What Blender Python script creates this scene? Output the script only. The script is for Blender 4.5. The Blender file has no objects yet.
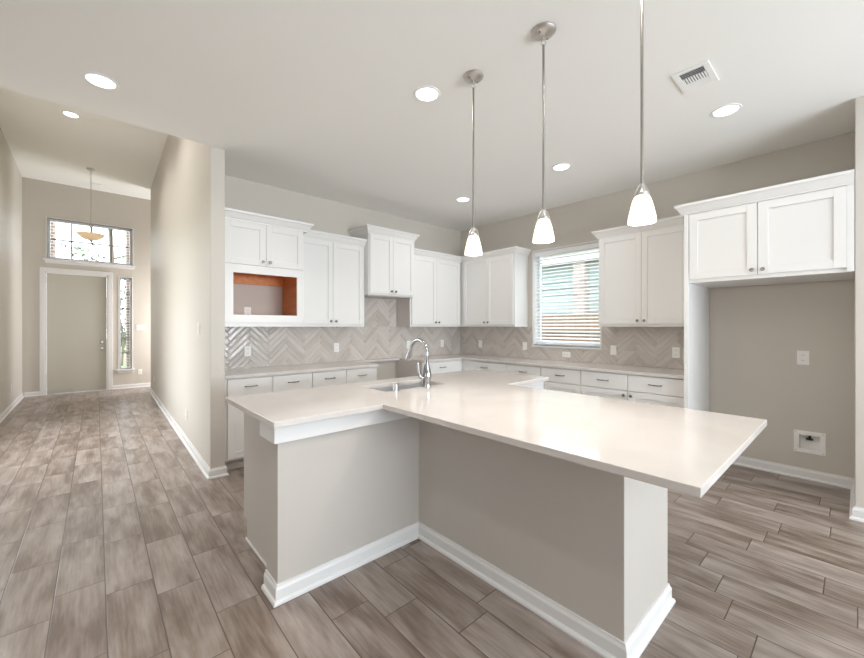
import bpy, bmesh, math, random
from mathutils import Vector
R = math.radians
random.seed(7)
S = bpy.context.scene
COL = S.collection

# ------------------------------------------------------------------ camera
CAM_H = 1.37
cd = bpy.data.cameras.new('camera')
cam = bpy.data.objects.new('camera', cd)
COL.objects.link(cam)
cd.sensor_fit = 'HORIZONTAL'
cd.sensor_width = 36.0
cd.lens = 36.0 * 382.4 / 864.0
cd.shift_y = -(329.0 - 326.7) / 864.0
cd.clip_start = 0.02
cam.location = (0, 0, CAM_H)
cam.rotation_euler = (R(90), 0, -math.atan2(.6689, .7434))
S.camera = cam

# ------------------------------------------------------------------ exposure, sky, daylight
S.view_settings.view_transform = 'Standard'
S.view_settings.look = 'None'
S.view_settings.gamma = 1
S.view_settings.use_curve_mapping = False
S.view_settings.exposure = 0.45
try:
    S.cycles.max_bounces = 10
    S.cycles.diffuse_bounces = 6
    S.cycles.glossy_bounces = 4
    S.cycles.use_denoising = True
    S.cycles.sample_clamp_indirect = 6.0
    S.cycles.caustics_reflective = False
    S.cycles.caustics_refractive = False
except Exception:
    pass

wd = bpy.data.worlds.new('sky')
S.world = wd
wd.use_nodes = True
bg = wd.node_tree.nodes['Background']
bg.inputs[0].default_value = (0.90, 0.96, 1.0, 1)
bg.inputs[1].default_value = 4.0


def area_light(name, loc, rot, sx, sy, power, color):
    ld = bpy.data.lights.new(name, 'AREA')
    ld.shape = 'RECTANGLE'
    ld.size, ld.size_y, ld.energy, ld.color = sx, sy, power, color
    o = bpy.data.objects.new(name, ld)
    o.location, o.rotation_euler = loc, rot
    COL.objects.link(o)
    return o


# daylight that enters by the window in the hall's left wall, just out of the picture
area_light('daylight_hall_window', (-1.03, 6.0, 1.45), (R(100), 0, R(-90)), 2.1, 1.9, 20, (0.95, 0.97, 1.0))
# lamp for daylight of the great room's rear windows (behind the camera), no openings built
area_light('daylight_rear_window', (2.0, -4.80, 1.65), (R(130), 0, 0), 3.9, 2.3, 440, (0.80, 0.90, 1.0))
area_light('added_living_fill', (-4.3, 0.2, 1.6), (R(125), 0, R(-90)), 3.6, 2.2, 30, (0.94, 0.97, 1.0))  # added fill lamp before the solid left wall, which has no window
area_light('daylight_foyer_opening', (2.35, 10.42, 1.6), (R(100), 0, R(90)), 0.7, 2.2, 62, (0.96, 0.97, 1.0))
CAN_POWER = 17
PENDANT_POWER = 7
WARM = (1.0, 0.955, 0.90)


# ------------------------------------------------------------------ materials
def new_mat(name):
    m = bpy.data.materials.new(name)
    m.use_nodes = True
    return m, m.node_tree, m.node_tree.nodes['Principled BSDF']


def srgb(r, g, b):
    f = lambda c: (c / 255 / 12.92) if c / 255 <= .04045 else ((c / 255 + .055) / 1.055) ** 2.4
    return (f(r), f(g), f(b), 1)


def plain(name, rgb, rough=.5, metal=0, bump=0, bscale=60, vary=0):
    m, nt, b = new_mat(name)
    col = srgb(*rgb)
    b.inputs['Base Color'].default_value = col
    b.inputs['Roughness'].default_value = rough
    b.inputs['Metallic'].default_value = metal
    tc = nt.nodes.new('ShaderNodeTexCoord')
    nz = nt.nodes.new('ShaderNodeTexNoise')
    nz.inputs['Scale'].default_value = bscale
    nt.links.new(tc.outputs['Object'], nz.inputs['Vector'])
    if vary:
        mr = nt.nodes.new('ShaderNodeMapRange')
        mr.inputs[3].default_value = 1 - vary
        mr.inputs[4].default_value = 1 + vary
        nt.links.new(nz.outputs['Fac'], mr.inputs[0])
        mx = nt.nodes.new('ShaderNodeMix')
        mx.data_type = 'RGBA'
        mx.blend_type = 'MULTIPLY'
        mx.inputs[0].default_value = 1
        mx.inputs[6].default_value = col
        nt.links.new(mr.outputs[0], mx.inputs[7])
        nt.links.new(mx.outputs[2], b.inputs['Base Color'])
    if bump:
        bp = nt.nodes.new('ShaderNodeBump')
        bp.inputs['Strength'].default_value = bump
        bp.inputs['Distance'].default_value = .002
        nt.links.new(nz.outputs['Fac'], bp.inputs['Height'])
        nt.links.new(bp.outputs[0], b.inputs['Normal'])
    return m


def emit(name, rgb, strength):
    m, nt, b = new_mat(name)
    b.inputs['Base Color'].default_value = srgb(*rgb)
    b.inputs['Emission Color'].default_value = srgb(*rgb)
    b.inputs['Emission Strength'].default_value = strength
    return m


def floor_mat():
    m, nt, b = new_mat('wood_look_tile')
    N, L = nt.nodes, nt.links
    W, LEN = .197, .607

    def math_(op, a, bb=None, c=None):
        n = N.new('ShaderNodeMath')
        n.operation = op
        for i, v in enumerate((a, bb, c)):
            if v is None:
                continue
            if isinstance(v, (int, float)):
                n.inputs[i].default_value = v
            else:
                L.new(v, n.inputs[i])
        return n.outputs[0]
    tc = N.new('ShaderNodeTexCoord')
    sp = N.new('ShaderNodeSeparateXYZ')
    L.new(tc.outputs['Object'], sp.inputs[0])
    X, Y = sp.outputs[0], sp.outputs[1]
    # the boards run a hair off the walls' direction
    X = math_('SUBTRACT', X, math_('MULTIPLY', Y, .012))
    xs = math_('DIVIDE', math_('SUBTRACT', X, .037), W)
    col = math_('FLOOR', xs)
    fx = math_('FRACT', xs)
    wn = N.new('ShaderNodeTexWhiteNoise')
    wn.noise_dimensions = '1D'
    L.new(col, wn.inputs['W'])
    off = math_('ADD', math_('MULTIPLY', col, .272), math_('MULTIPLY', wn.outputs['Value'], .2))
    # end joints of the boards whose joints can be made out
    for k, yj in ((-2, 3.741), (-1, 3.931), (0, 3.777), (1, 3.604), (4, 1.638), (5, 1.488), (6, 1.19), (10, .295), (11, .416),
                  (13, .605), (15, .454), (17, .35), (19, .412), (20, .133)):
        hit = math_('COMPARE', col, float(k), .5)
        off = math_('ADD', math_('MULTIPLY', off, math_('SUBTRACT', 1.0, hit)), math_('MULTIPLY', hit, -(yj - 3.70) / LEN))
    ys = math_('ADD', math_('DIVIDE', math_('SUBTRACT', Y, 3.70), LEN), off)
    row = math_('FLOOR', ys)
    fy = math_('FRACT', ys)
    dx = math_('MULTIPLY', math_('MINIMUM', fx, math_('SUBTRACT', 1.0, fx)), W)
    dy = math_('MULTIPLY', math_('MINIMUM', fy, math_('SUBTRACT', 1.0, fy)), LEN)
    dist = math_('MINIMUM', dx, dy)
    grout = N.new('ShaderNodeMapRange')
    grout.inputs[1].default_value = .0016
    grout.inputs[2].default_value = .0032
    L.new(dist, grout.inputs[0])
    cv = N.new('ShaderNodeCombineXYZ')
    L.new(col, cv.inputs[0])
    L.new(row, cv.inputs[1])
    wn2 = N.new('ShaderNodeTexWhiteNoise')
    L.new(cv.outputs[0], wn2.inputs['Vector'])
    # grain coordinates, stretched along the board and shifted per tile
    sh = math_('MULTIPLY', wn2.outputs['Value'], 37.0)
    gv = N.new('ShaderNodeCombineXYZ')
    L.new(math_('MULTIPLY', X, 7.0), gv.inputs[0])
    L.new(math_('MULTIPLY', Y, 1.5), gv.inputs[1])
    L.new(sh, gv.inputs[2])
    n1 = N.new('ShaderNodeTexNoise')
    n1.inputs['Scale'].default_value = 1.6
    n1.inputs['Detail'].default_value = 7
    n1.inputs['Roughness'].default_value = .5
    n1.inputs['Distortion'].default_value = .35
    L.new(gv.outputs[0], n1.inputs['Vector'])
    gv2 = N.new('ShaderNodeCombineXYZ')
    L.new(math_('MULTIPLY', X, 60.0), gv2.inputs[0])
    L.new(math_('MULTIPLY', Y, 4.0), gv2.inputs[1])
    L.new(sh, gv2.inputs[2])
    n2 = N.new('ShaderNodeTexNoise')
    n2.inputs['Scale'].default_value = 1.3
    n2.inputs['Detail'].default_value = 5
    L.new(gv2.outputs[0], n2.inputs['Vector'])
    mixv = math_('ADD', math_('MULTIPLY', n1.outputs['Fac'], .80), math_('MULTIPLY', n2.outputs['Fac'], .29))
    mixv = math_('ADD', mixv, math_('MULTIPLY', math_('SUBTRACT', wn2.outputs['Value'], .5), .12))
    cr = N.new('ShaderNodeValToRGB')
    e = cr.color_ramp.elements
    e[0].position, e[0].color = .38, srgb(108, 93, 82)
    e[1].position, e[1].color = .76, srgb(172, 160, 153)
    k = e.new(.48)
    k.color = srgb(128, 113, 103)
    k = e.new(.59)
    k.color = srgb(148, 135, 126)
    L.new(mixv, cr.inputs[0])
    gm = N.new('ShaderNodeMix')
    gm.data_type = 'RGBA'
    L.new(grout.outputs[0], gm.inputs[0])
    gm.inputs[6].default_value = srgb(84, 72, 64)
    L.new(cr.outputs[0], gm.inputs[7])
    L.new(gm.outputs[2], b.inputs['Base Color'])
    rr = N.new('ShaderNodeMapRange')
    rr.inputs[3].default_value = .27
    rr.inputs[4].default_value = .33
    L.new(n1.outputs['Fac'], rr.inputs[0])
    L.new(rr.outputs[0], b.inputs['Roughness'])
    hh = math_('ADD', grout.outputs[0], math_('MULTIPLY', n2.outputs['Fac'], .12))
    bp = N.new('ShaderNodeBump')
    bp.inputs['Strength'].default_value = .35
    bp.inputs['Distance'].default_value = .002
    L.new(hh, bp.inputs['Height'])
    L.new(bp.outputs[0], b.inputs['Normal'])
    return m


def tile_mat():
    m, nt, b = new_mat('herringbone_tile')
    N, L = nt.nodes, nt.links
    g = N.new('ShaderNodeNewGeometry')
    tc = N.new('ShaderNodeTexCoord')
    n = N.new('ShaderNodeTexNoise')
    n.inputs['Scale'].default_value = 9
    n.inputs['Detail'].default_value = 3
    L.new(tc.outputs['Object'], n.inputs['Vector'])
    ad = N.new('ShaderNodeMath')
    ad.operation = 'MULTIPLY_ADD'
    L.new(n.outputs['Fac'], ad.inputs[0])
    ad.inputs[1].default_value = .5
    L.new(g.outputs['Random Per Island'], ad.inputs[2])
    cr = N.new('ShaderNodeValToRGB')
    e = cr.color_ramp.elements
    e[0].position, e[0].color = .1, srgb(185, 177, 170)
    e[1].position, e[1].color = 1.0, srgb(206, 199, 193)
    L.new(ad.outputs[0], cr.inputs[0])
    L.new(cr.outputs[0], b.inputs['Base Color'])
    b.inputs['Roughness'].default_value = .16
    n2 = N.new('ShaderNodeTexNoise')
    n2.inputs['Scale'].default_value = 16
    L.new(tc.outputs['Object'], n2.inputs['Vector'])
    bp = N.new('ShaderNodeBump')
    bp.inputs['Strength'].default_value = .5
    bp.inputs['Distance'].default_value = .006
    L.new(n2.outputs['Fac'], bp.inputs['Height'])
    L.new(bp.outputs[0], b.inputs['Normal'])
    return m


def quartz_mat():
    m, nt, b = new_mat('quartz')
    N, L = nt.nodes, nt.links
    tc = N.new('ShaderNodeTexCoord')
    n = N.new('ShaderNodeTexNoise')
    n.inputs['Scale'].default_value = 1.7
    n.inputs['Detail'].default_value = 8
    n.inputs['Distortion'].default_value = 1.4
    L.new(tc.outputs['Object'], n.inputs['Vector'])
    cr = N.new('ShaderNodeValToRGB')
    e = cr.color_ramp.elements
    e[0].position, e[0].color = .25, srgb(204, 198, 193)
    e[1].position, e[1].color = .75, srgb(213, 208, 204)
    L.new(n.outputs['Fac'], cr.inputs[0])
    L.new(cr.outputs[0], b.inputs['Base Color'])
    b.inputs['Roughness'].default_value = .10
    return m


def wood_mat(name, c0, c1, rough=.45, axis=2, sc=1.0):
    m, nt, b = new_mat(name)
    N, L = nt.nodes, nt.links
    tc = N.new('ShaderNodeTexCoord')
    mp = N.new('ShaderNodeMapping')
    s = [22 * sc] * 3
    s[axis] = 1.5 * sc
    mp.inputs['Scale'].default_value = s
    L.new(tc.outputs['Object'], mp.inputs[0])
    n = N.new('ShaderNodeTexNoise')
    n.inputs['Scale'].default_value = 1
    n.inputs['Detail'].default_value = 5
    L.new(mp.outputs[0], n.inputs['Vector'])
    cr = N.new('ShaderNodeValToRGB')
    e = cr.color_ramp.elements
    e[0].position, e[0].color = .3, srgb(*c0)
    e[1].position, e[1].color = .7, srgb(*c1)
    L.new(n.outputs['Fac'], cr.inputs[0])
    L.new(cr.outputs[0], b.inputs['Base Color'])
    b.inputs['Roughness'].default_value = rough
    return m


def brick_mat(name, c1, c2, mortar):
    m, nt, b = new_mat(name)
    N, L = nt.nodes, nt.links
    tc = N.new('ShaderNodeTexCoord')
    sp = N.new('ShaderNodeSeparateXYZ')
    L.new(tc.outputs['Object'], sp.inputs[0])
    ad = N.new('ShaderNodeMath')
    ad.operation = 'ADD'
    L.new(sp.outputs[0], ad.inputs[0])
    L.new(sp.outputs[1], ad.inputs[1])
    cv = N.new('ShaderNodeCombineXYZ')
    L.new(ad.outputs[0], cv.inputs[0])
    L.new(sp.outputs[2], cv.inputs[1])
    br = N.new('ShaderNodeTexBrick')
    br.inputs['Scale'].default_value = 1
    br.inputs['Brick Width'].default_value = .21
    br.inputs['Row Height'].default_value = .075
    br.inputs['Mortar Size'].default_value = .008
    br.inputs['Color1'].default_value = srgb(*c1)
    br.inputs['Color2'].default_value = srgb(*c2)
    br.inputs['Mortar'].default_value = srgb(*mortar)
    L.new(cv.outputs[0], br.inputs['Vector'])
    L.new(br.outputs['Color'], b.inputs['Base Color'])
    b.inputs['Roughness'].default_value = .85
    return m


def glass_mat():
    m = bpy.data.materials.new('window_glass')
    m.use_nodes = True
    nt = m.node_tree
    nt.nodes.remove(nt.nodes['Principled BSDF'])
    out = nt.nodes['Material Output']
    t = nt.nodes.new('ShaderNodeBsdfTransparent')
    t.inputs[0].default_value = (.96, .98, .98, 1)
    g = nt.nodes.new('ShaderNodeBsdfGlossy')
    g.inputs['Roughness'].default_value = .02
    mx = nt.nodes.new('ShaderNodeMixShader')
    mx.inputs[0].default_value = .05
    nt.links.new(t.outputs[0], mx.inputs[1])
    nt.links.new(g.outputs[0], mx.inputs[2])
    nt.links.new(mx.outputs[0], out.inputs[0])
    return m


M = {}
M['wall'] = plain('greige_paint', (202, 196, 187), .55, bump=.05, bscale=220)
M['island_paint'] = plain('island_greige_paint', (194, 188, 181), .5, bump=.05, bscale=220)
M['ceiling'] = plain('ceiling_paint', (240, 239, 235), .9, bump=.06, bscale=200)
M['trim'] = plain('white_trim_paint', (224, 223, 222), .35)
M['cab'] = plain('white_cabinet_paint', (228, 227, 225), .35)
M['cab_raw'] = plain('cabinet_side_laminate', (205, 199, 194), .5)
M['floor'] = floor_mat()
M['tile'] = tile_mat()
M['grout'] = plain('grout', (216, 209, 202), .8)
M['quartz'] = quartz_mat()
M['maple'] = wood_mat('maple_ply', (205, 122, 62), (224, 150, 88), .45, axis=1)
M['nickel'] = plain('brushed_nickel', (200, 197, 193), .38, 1, vary=.04, bscale=300)
M['rod'] = plain('rod_nickel', (150, 145, 138), .36, 1, vary=.04, bscale=200)
M['pull'] = plain('satin_nickel_hardware', (138, 133, 127), .32, 1, vary=.04, bscale=300)
M['chrome'] = plain('chrome', (176, 176, 180), .09, 1)
M['steel'] = plain('stainless_steel', (205, 208, 212), .42, .55, vary=.03, bscale=250)
M['plastic'] = plain('white_plastic', (240, 239, 236), .35)
M['dark'] = plain('dark_slot', (46, 44, 44), .6)
M['grey_duct'] = plain('duct_grey', (108, 110, 118), .6)
M['door'] = plain('door_primer', (190, 186, 174), .4)
M['shade'] = emit('lit_opal_glass', (255, 240, 218), .8)
M['lens'] = emit('lit_lens', (255, 248, 238), 3.0)
M['amber'] = plain('alabaster_glass', (226, 202, 168), .3, vary=.15, bscale=14)
M['amber'].node_tree.nodes['Principled BSDF'].inputs['Emission Color'].default_value = srgb(240, 205, 160)
M['amber'].node_tree.nodes['Principled BSDF'].inputs['Emission Strength'].default_value = .25
M['vinyl'] = plain('window_vinyl', (225, 229, 236), .4)
M['glass'] = glass_mat()
M['blind'] = plain('blind_slat', (240, 241, 242), .4)
M['brick'] = brick_mat('red_brick', (138, 108, 98), (104, 80, 74), (188, 184, 182))
M['brick_pale'] = brick_mat('pale_brick', (182, 164, 156), (150, 130, 122), (200, 194, 190))
M['fence'] = wood_mat('cedar_fence', (150, 118, 92), (176, 146, 120), .8, axis=2)
M['siding'] = plain('pale_siding', (166, 184, 182), .7, vary=.04, bscale=8)
M['roof'] = plain('roof_shingle', (150, 140, 135), .9, vary=.2, bscale=30)
M['ground'] = plain('lawn', (120, 135, 92), .95, vary=.3, bscale=5)
M['bark'] = plain('bark', (120, 108, 98), .9, vary=.25, bscale=20)
M['leaf'] = plain('leaf', (100, 118, 92), .7, vary=.3, bscale=4)
M['black'] = plain('black_valve', (24, 24, 26), .4)


# ------------------------------------------------------------------ mesh helpers
def wloc(o):
    v = Vector((0, 0, 0))
    while o is not None:
        v += o.location
        o = o.parent
    return v


class MB:
    """Collects shapes given in world coordinates; build() links them as ONE mesh object."""

    def __init__(self):
        self.bm = bmesh.new()

    def box(self, x0, x1, y0, y1, z0, z1):
        if x0 > x1: x0, x1 = x1, x0
        if y0 > y1: y0, y1 = y1, y0
        if z0 > z1: z0, z1 = z1, z0
        b = self.bm
        v = [b.verts.new((x, y, z)) for z in (z0, z1) for (x, y) in ((x0, y0), (x1, y0), (x1, y1), (x0, y1))]
        for f in ((0, 3, 2, 1), (4, 5, 6, 7), (0, 1, 5, 4), (1, 2, 6, 5), (2, 3, 7, 6), (3, 0, 4, 7)):
            b.faces.new([v[i] for i in f])
        return self

    def bx(self, T, u0, u1, n0, n1, z0, z1):
        a, c = T(u0, n0, z0), T(u1, n1, z1)
        return self.box(a[0], c[0], a[1], c[1], a[2], c[2])

    def prism(self, poly, z0, z1):
        b = self.bm
        lo = [b.verts.new((x, y, z0)) for x, y in poly]
        hi = [b.verts.new((x, y, z1)) for x, y in poly]
        n = len(poly)
        b.faces.new(lo[::-1])
        b.faces.new(hi)
        for i in range(n):
            j = (i + 1) % n
            b.faces.new((lo[i], lo[j], hi[j], hi[i]))
        return self

    def slab(self, xs, ys, cells, z0, z1):
        """A worktop of grid cells, one closed shape."""
        b = self.bm
        top, bot = {}, {}

        def g(d, i, j, z):
            if (i, j) not in d:
                d[(i, j)] = b.verts.new((xs[i], ys[j], z))
            return d[(i, j)]
        cs = set(cells)
        for (i, j) in cs:
            q = [(i, j), (i + 1, j), (i + 1, j + 1), (i, j + 1)]
            b.faces.new([g(top, *p, z1) for p in q])
            b.faces.new([g(bot, *p, z0) for p in q[::-1]])
            for (a, c, nb) in ((q[0], q[1], (i, j - 1)), (q[1], q[2], (i + 1, j)), (q[2], q[3], (i, j + 1)), (q[3], q[0], (i - 1, j))):
                if nb not in cs:
                    b.faces.new((g(bot, *a, z0), g(bot, *c, z0), g(top, *c, z1), g(top, *a, z1)))
        return self

    def sweep(self, prof, path, side=1):
        """prof: closed list of (n, z), n away from the wall; path: plan polyline; side 1 = n to the right of travel."""
        b = self.bm
        P = [Vector(p) for p in path]
        rings = []
        for i, p in enumerate(P):
            d0 = (P[i] - P[i - 1]).normalized() if i else None
            d1 = (P[i + 1] - P[i]).normalized() if i < len(P) - 1 else None
            nn = lambda d: Vector((d.y, -d.x)) * side
            if d0 is None:
                m = nn(d1)
            elif d1 is None:
                m = nn(d0)
            else:
                a, c = nn(d0), nn(d1)
                m = a + c
                m = m / max(m.dot(a), 1e-6)
            rings.append([b.verts.new((p.x + m.x * n, p.y + m.y * n, z)) for n, z in prof])
        k = len(prof)
        for r0, r1 in zip(rings, rings[1:]):
            for i in range(k):
                j = (i + 1) % k
                b.faces.new((r0[i], r0[j], r1[j], r1[i]))
        b.faces.new(rings[0])
        b.faces.new(rings[-1][::-1])
        return self

    def lathe(self, prof, c, axis=(0, 0, 1), seg=32):
        """prof: list of (radius, height along axis) from c; open ends of radius 0 close to a point."""
        b = self.bm
        ax = Vector(axis).normalized()
        t = Vector((1, 0, 0)) if abs(ax.x) < .9 else Vector((0, 1, 0))
        e1 = ax.cross(t).normalized()
        e2 = ax.cross(e1)
        c = Vector(c)
        rings = []
        for r, h in prof:
            if r < 1e-6:
                rings.append([b.verts.new(c + ax * h)])
            else:
                rings.append([b.verts.new(c + ax * h + (e1 * math.cos(2 * math.pi * i / seg) + e2 * math.sin(2 * math.pi * i / seg)) * r) for i in range(seg)])
        for a, d in zip(rings, rings[1:]):
            for i in range(seg):
                j = (i + 1) % seg
                if len(a) == 1 and len(d) == 1:
                    break
                if len(a) == 1:
                    b.faces.new((a[0], d[j], d[i]))
                elif len(d) == 1:
                    b.faces.new((a[i], a[j], d[0]))
                else:
                    b.faces.new((a[i], a[j], d[j], d[i]))
        return self

    def tube(self, pts, rad, seg=14, cap=True):
        b = self.bm
        P = [Vector(p) for p in pts]
        rads = rad if isinstance(rad, (list, tuple)) else [rad] * len(P)
        prev = None
        rings = []
        for i, p in enumerate(P):
            d = (P[min(i + 1, len(P) - 1)] - P[max(i - 1, 0)]).normalized()
            if prev is None:
                t = Vector((0, 0, 1)) if abs(d.z) < .9 else Vector((1, 0, 0))
                e1 = d.cross(t).normalized()
            else:
                e1 = (prev - d * prev.dot(d)).normalized()
            prev = e1
            e2 = d.cross(e1)
            rings.append([b.verts.new(p + (e1 * math.cos(2 * math.pi * k / seg) + e2 * math.sin(2 * math.pi * k / seg)) * rads[i]) for k in range(seg)])
        for a, c in zip(rings, rings[1:]):
            for k in range(seg):
                j = (k + 1) % seg
                b.faces.new((a[k], a[j], c[j], c[k]))
        if cap:
            b.faces.new(rings[0][::-1])
            b.faces.new(rings[-1])
        return self

    def torus(self, c, r, rt, e1, e2, n=20, seg=8):
        e1, e2, c = Vector(e1), Vector(e2), Vector(c)
        ax = e1.cross(e2)
        b = self.bm
        rings = []
        for i in range(n):
            a = 2 * math.pi * i / n
            d = e1 * math.cos(a) + e2 * math.sin(a)
            rings.append([b.verts.new(c + d * (r + rt * math.cos(2 * math.pi * k / seg)) + ax * rt * math.sin(2 * math.pi * k / seg)) for k in range(seg)])
        for i in range(n):
            a, d = rings[i], rings[(i + 1) % n]
            for k in range(seg):
                j = (k + 1) % seg
                b.faces.new((a[k], a[j], d[j], d[k]))
        return self

    def build(self, name, mat, parent=None, smooth=False, bevel=0, seg=2):
        b = self.bm
        bmesh.ops.recalc_face_normals(b, faces=b.faces)
        off = wloc(parent)
        if off.length:
            bmesh.ops.translate(b, verts=b.verts, vec=-off)
        me = bpy.data.meshes.new(name)
        b.to_mesh(me)
        b.free()
        me.materials.append(mat if not isinstance(mat, str) else M[mat])
        if smooth:
            for p in me.polygons:
                p.use_smooth = True
            try:
                me.set_sharp_from_angle(angle=R(38))
            except Exception:
                pass
        o = bpy.data.objects.new(name, me)
        COL.objects.link(o)
        if parent is not None:
            o.parent = parent
        if bevel:
            md = o.modifiers.new('bevel', 'BEVEL')
            md.width = bevel
            md.segments = seg
            md.limit_method = 'ANGLE'
            md.angle_limit = R(40)
        return o


def tag(o, label, cat, group=None, kind=None):
    o['label'] = label
    o['category'] = cat
    if group:
        o['group'] = group
    if kind:
        o['kind'] = kind
    return o


def thing(name, label, cat, loc, group=None, kind=None):
    o = bpy.data.objects.new(name, None)
    o.empty_display_size = .05
    COL.objects.link(o)
    o.location = loc
    return tag(o, label, cat, group, kind)


def dup(root, loc, label, group=None):
    r = root.copy()
    COL.objects.link(r)
    r.location = loc
    r['label'] = label
    if group:
        r['group'] = group
    for ch in list(root.children):
        c = ch.copy()
        COL.objects.link(c)
        c.parent = r
        for g in list(ch.children):
            d = g.copy()
            COL.objects.link(d)
            d.parent = c
    return r


def struct(mb, name, mat, label, cat, **k):
    return tag(mb.build(name, mat, **k), label, cat, kind='structure')


# ------------------------------------------------------------------ the setting
XL, YF, YB, XR = -.95, 10.85, 4.545, 4.75
CZ, HZ = 3.0, 4.28           # kitchen and foyer ceilings
PX, PY = 4.06, .01           # the wall stub right of the refrigerator alcove

struct(MB().box(-4.6, 4.95, -5.1, 11.0, -.06, 0), 'floor', 'floor', 'grey brown wood look plank tile floor', 'floor')
cb = MB().prism([(-4.6, -5.1), (4.95, -5.1), (4.95, 4.70), (.95, 4.70), (.95, 3.9), (-4.6, 3.9)], CZ, CZ + .1)
struct(cb, 'ceiling', 'ceiling', 'white flat kitchen ceiling with recessed lights', 'ceiling')
struct(MB().box(-1.1, 2.6, 3.9, 11.0, HZ, HZ + .1), 'ceiling_foyer', 'ceiling', 'higher white ceiling over the entry hall', 'ceiling')
struct(MB().box(-1.1, .82, 3.9, 4.0, CZ + .1, HZ), 'wall_soffit', 'wall', 'drop between kitchen ceiling and higher hall ceiling', 'wall')

struct(MB().box(.94, 4.90, YB, YB + .12, 0, CZ), 'wall_back', 'wall', 'greige kitchen wall behind the microwave and hood cabinets', 'wall')
# hall side wall, its end facing the kitchen
struct(MB().prism([(.82, 3.9), (.94, 3.9), (.94, 4.665), (1.10, 10.0), (.985, 10.0)], 0, HZ), 'wall_hall', 'wall',
       'greige hall wall between the entry hall and the kitchen', 'wall', bevel=.006)
wl = MB().box(XL - .12, XL, 3.9, 4.9, 0, HZ).box(XL - .12, XL, 7.1, 11.0, 0, HZ)
wl.box(XL - .12, XL, 4.9, 7.1, 0, .45).box(XL - .12, XL, 4.9, 7.1, 2.45, HZ)
struct(wl, 'wall_left', 'wall', 'greige wall on the left of the entry hall', 'wall')

# front wall with holes for door, transom, sidelight
wf = MB()
DX0, DX1, DZ = -.64, .325, 2.455
TX0, TX1, TZ0, TZ1 = -.61, .74, 2.735, 3.555
SX0, SX1, SZ0, SZ1 = .515, .73, .43, 2.455
y0, y1 = YF, YF + .15
wf.box(XL, DX0, y0, y1, 0, TZ0); wf.box(DX0, DX1, y0, y1, DZ, TZ0)
wf.box(DX1, SX0, y0, y1, 0, TZ0); wf.box(SX0, SX1, y0, y1, 0, SZ0)
wf.box(SX0, SX1, y0, y1, SZ1, TZ0); wf.box(SX1, 2.6, y0, y1, 0, TZ0)
wf.box(XL, TX0, y0, y1, TZ0, TZ1); wf.box(TX1, 2.6, y0, y1, TZ0, TZ1)
wf.box(XL, 2.6, y0, y1, TZ1, HZ)
struct(wf, 'wall_front', 'wall', 'greige wall around the front door and its windows', 'wall')
struct(MB().box(2.5, 2.6, 9.6, YF, 0, HZ).box(1.10, 2.5, 9.88, 10.0, 0, HZ), 'wall_side_hall', 'wall', 'greige wall of the side passage by the front door', 'wall')

# kitchen right wall with window hole, stepped back a little in the refrigerator alcove
WY0, WY1, WZ0, WZ1 = 2.12, 3.12, 1.105, 2.455
wr = MB()
wr.box(XR, XR + .17, 1.059, WY0, 0, CZ); wr.box(XR, XR + .17, WY1, YB + .12, 0, CZ)
wr.box(XR, XR + .17, WY0, WY1, 0, WZ0); wr.box(XR, XR + .17, WY0, WY1, WZ1, CZ)
BOX = (.214, .354, .268, .398)          # niche of the water box
wr.box(4.80, XR + .17, -.1, BOX[0], 0, 1.764); wr.box(4.80, XR + .17, BOX[1], 1.059, 0, 1.764)
wr.box(4.80, XR + .17, BOX[0], BOX[1], 0, BOX[2]); wr.box(4.80, XR + .17, BOX[0], BOX[1], BOX[3], 1.764)
wr.box(XR, XR + .17, -.1, 1.059, 1.764, CZ)
struct(wr, 'wall_right', 'wall', 'greige kitchen wall with the window and refrigerator alcove', 'wall')
struct(MB().box(PX, XR + .17, -5.0, PY, 0, CZ), 'wall_pillar', 'wall', 'greige wall end at the right of the refrigerator alcove', 'wall', bevel=.006)
# the great room behind the camera
struct(MB().box(-4.6, 4.06, -5.1, -5.0, 0, CZ), 'wall_rear', 'wall', 'rear wall of the great room behind the viewer', 'wall')
struct(MB().box(-4.6, -4.5, -5.0, 4.0, 0, CZ), 'wall_living', 'wall', 'left wall of the great room', 'wall')
struct(MB().box(-4.5, XL - .12, 3.9, 4.0, 0, CZ), 'wall_living_north', 'wall', 'great room wall left of the hall opening', 'wall')

BB = [(0, 0), (.027, 0), (.027, .010), (.022, .018), (.014, .022), (.014, .068), (.011, .076), (.008, .080), (.006, .092), (0, .092)]


def baseboard(name, label, path, side=1):
    return struct(MB().sweep(BB, path, side), name, 'trim', label, 'baseboard')


baseboard('baseboard_left', 'white baseboard along the left hall wall', [(XL, 3.9), (XL, YF)], 1)
baseboard('baseboard_front', 'short white baseboard left of the front door', [(XL + .03, YF), (-.71, YF)], 1)
baseboard('baseboard_entry', 'white baseboard right of the front door below the narrow window', [(.40, YF), (2.5, YF)], 1)
baseboard('baseboard_hall', 'white baseboard along the hall wall and round its kitchen end', [(.985, 9.99), (.82, 3.9), (.94, 3.9), (.94, 3.905)], 1)
baseboard('baseboard_right', 'white baseboard in the refrigerator alcove', [(4.80, 1.022), (4.80, PY), (PX, PY), (PX, -4.9)], 1)

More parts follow.
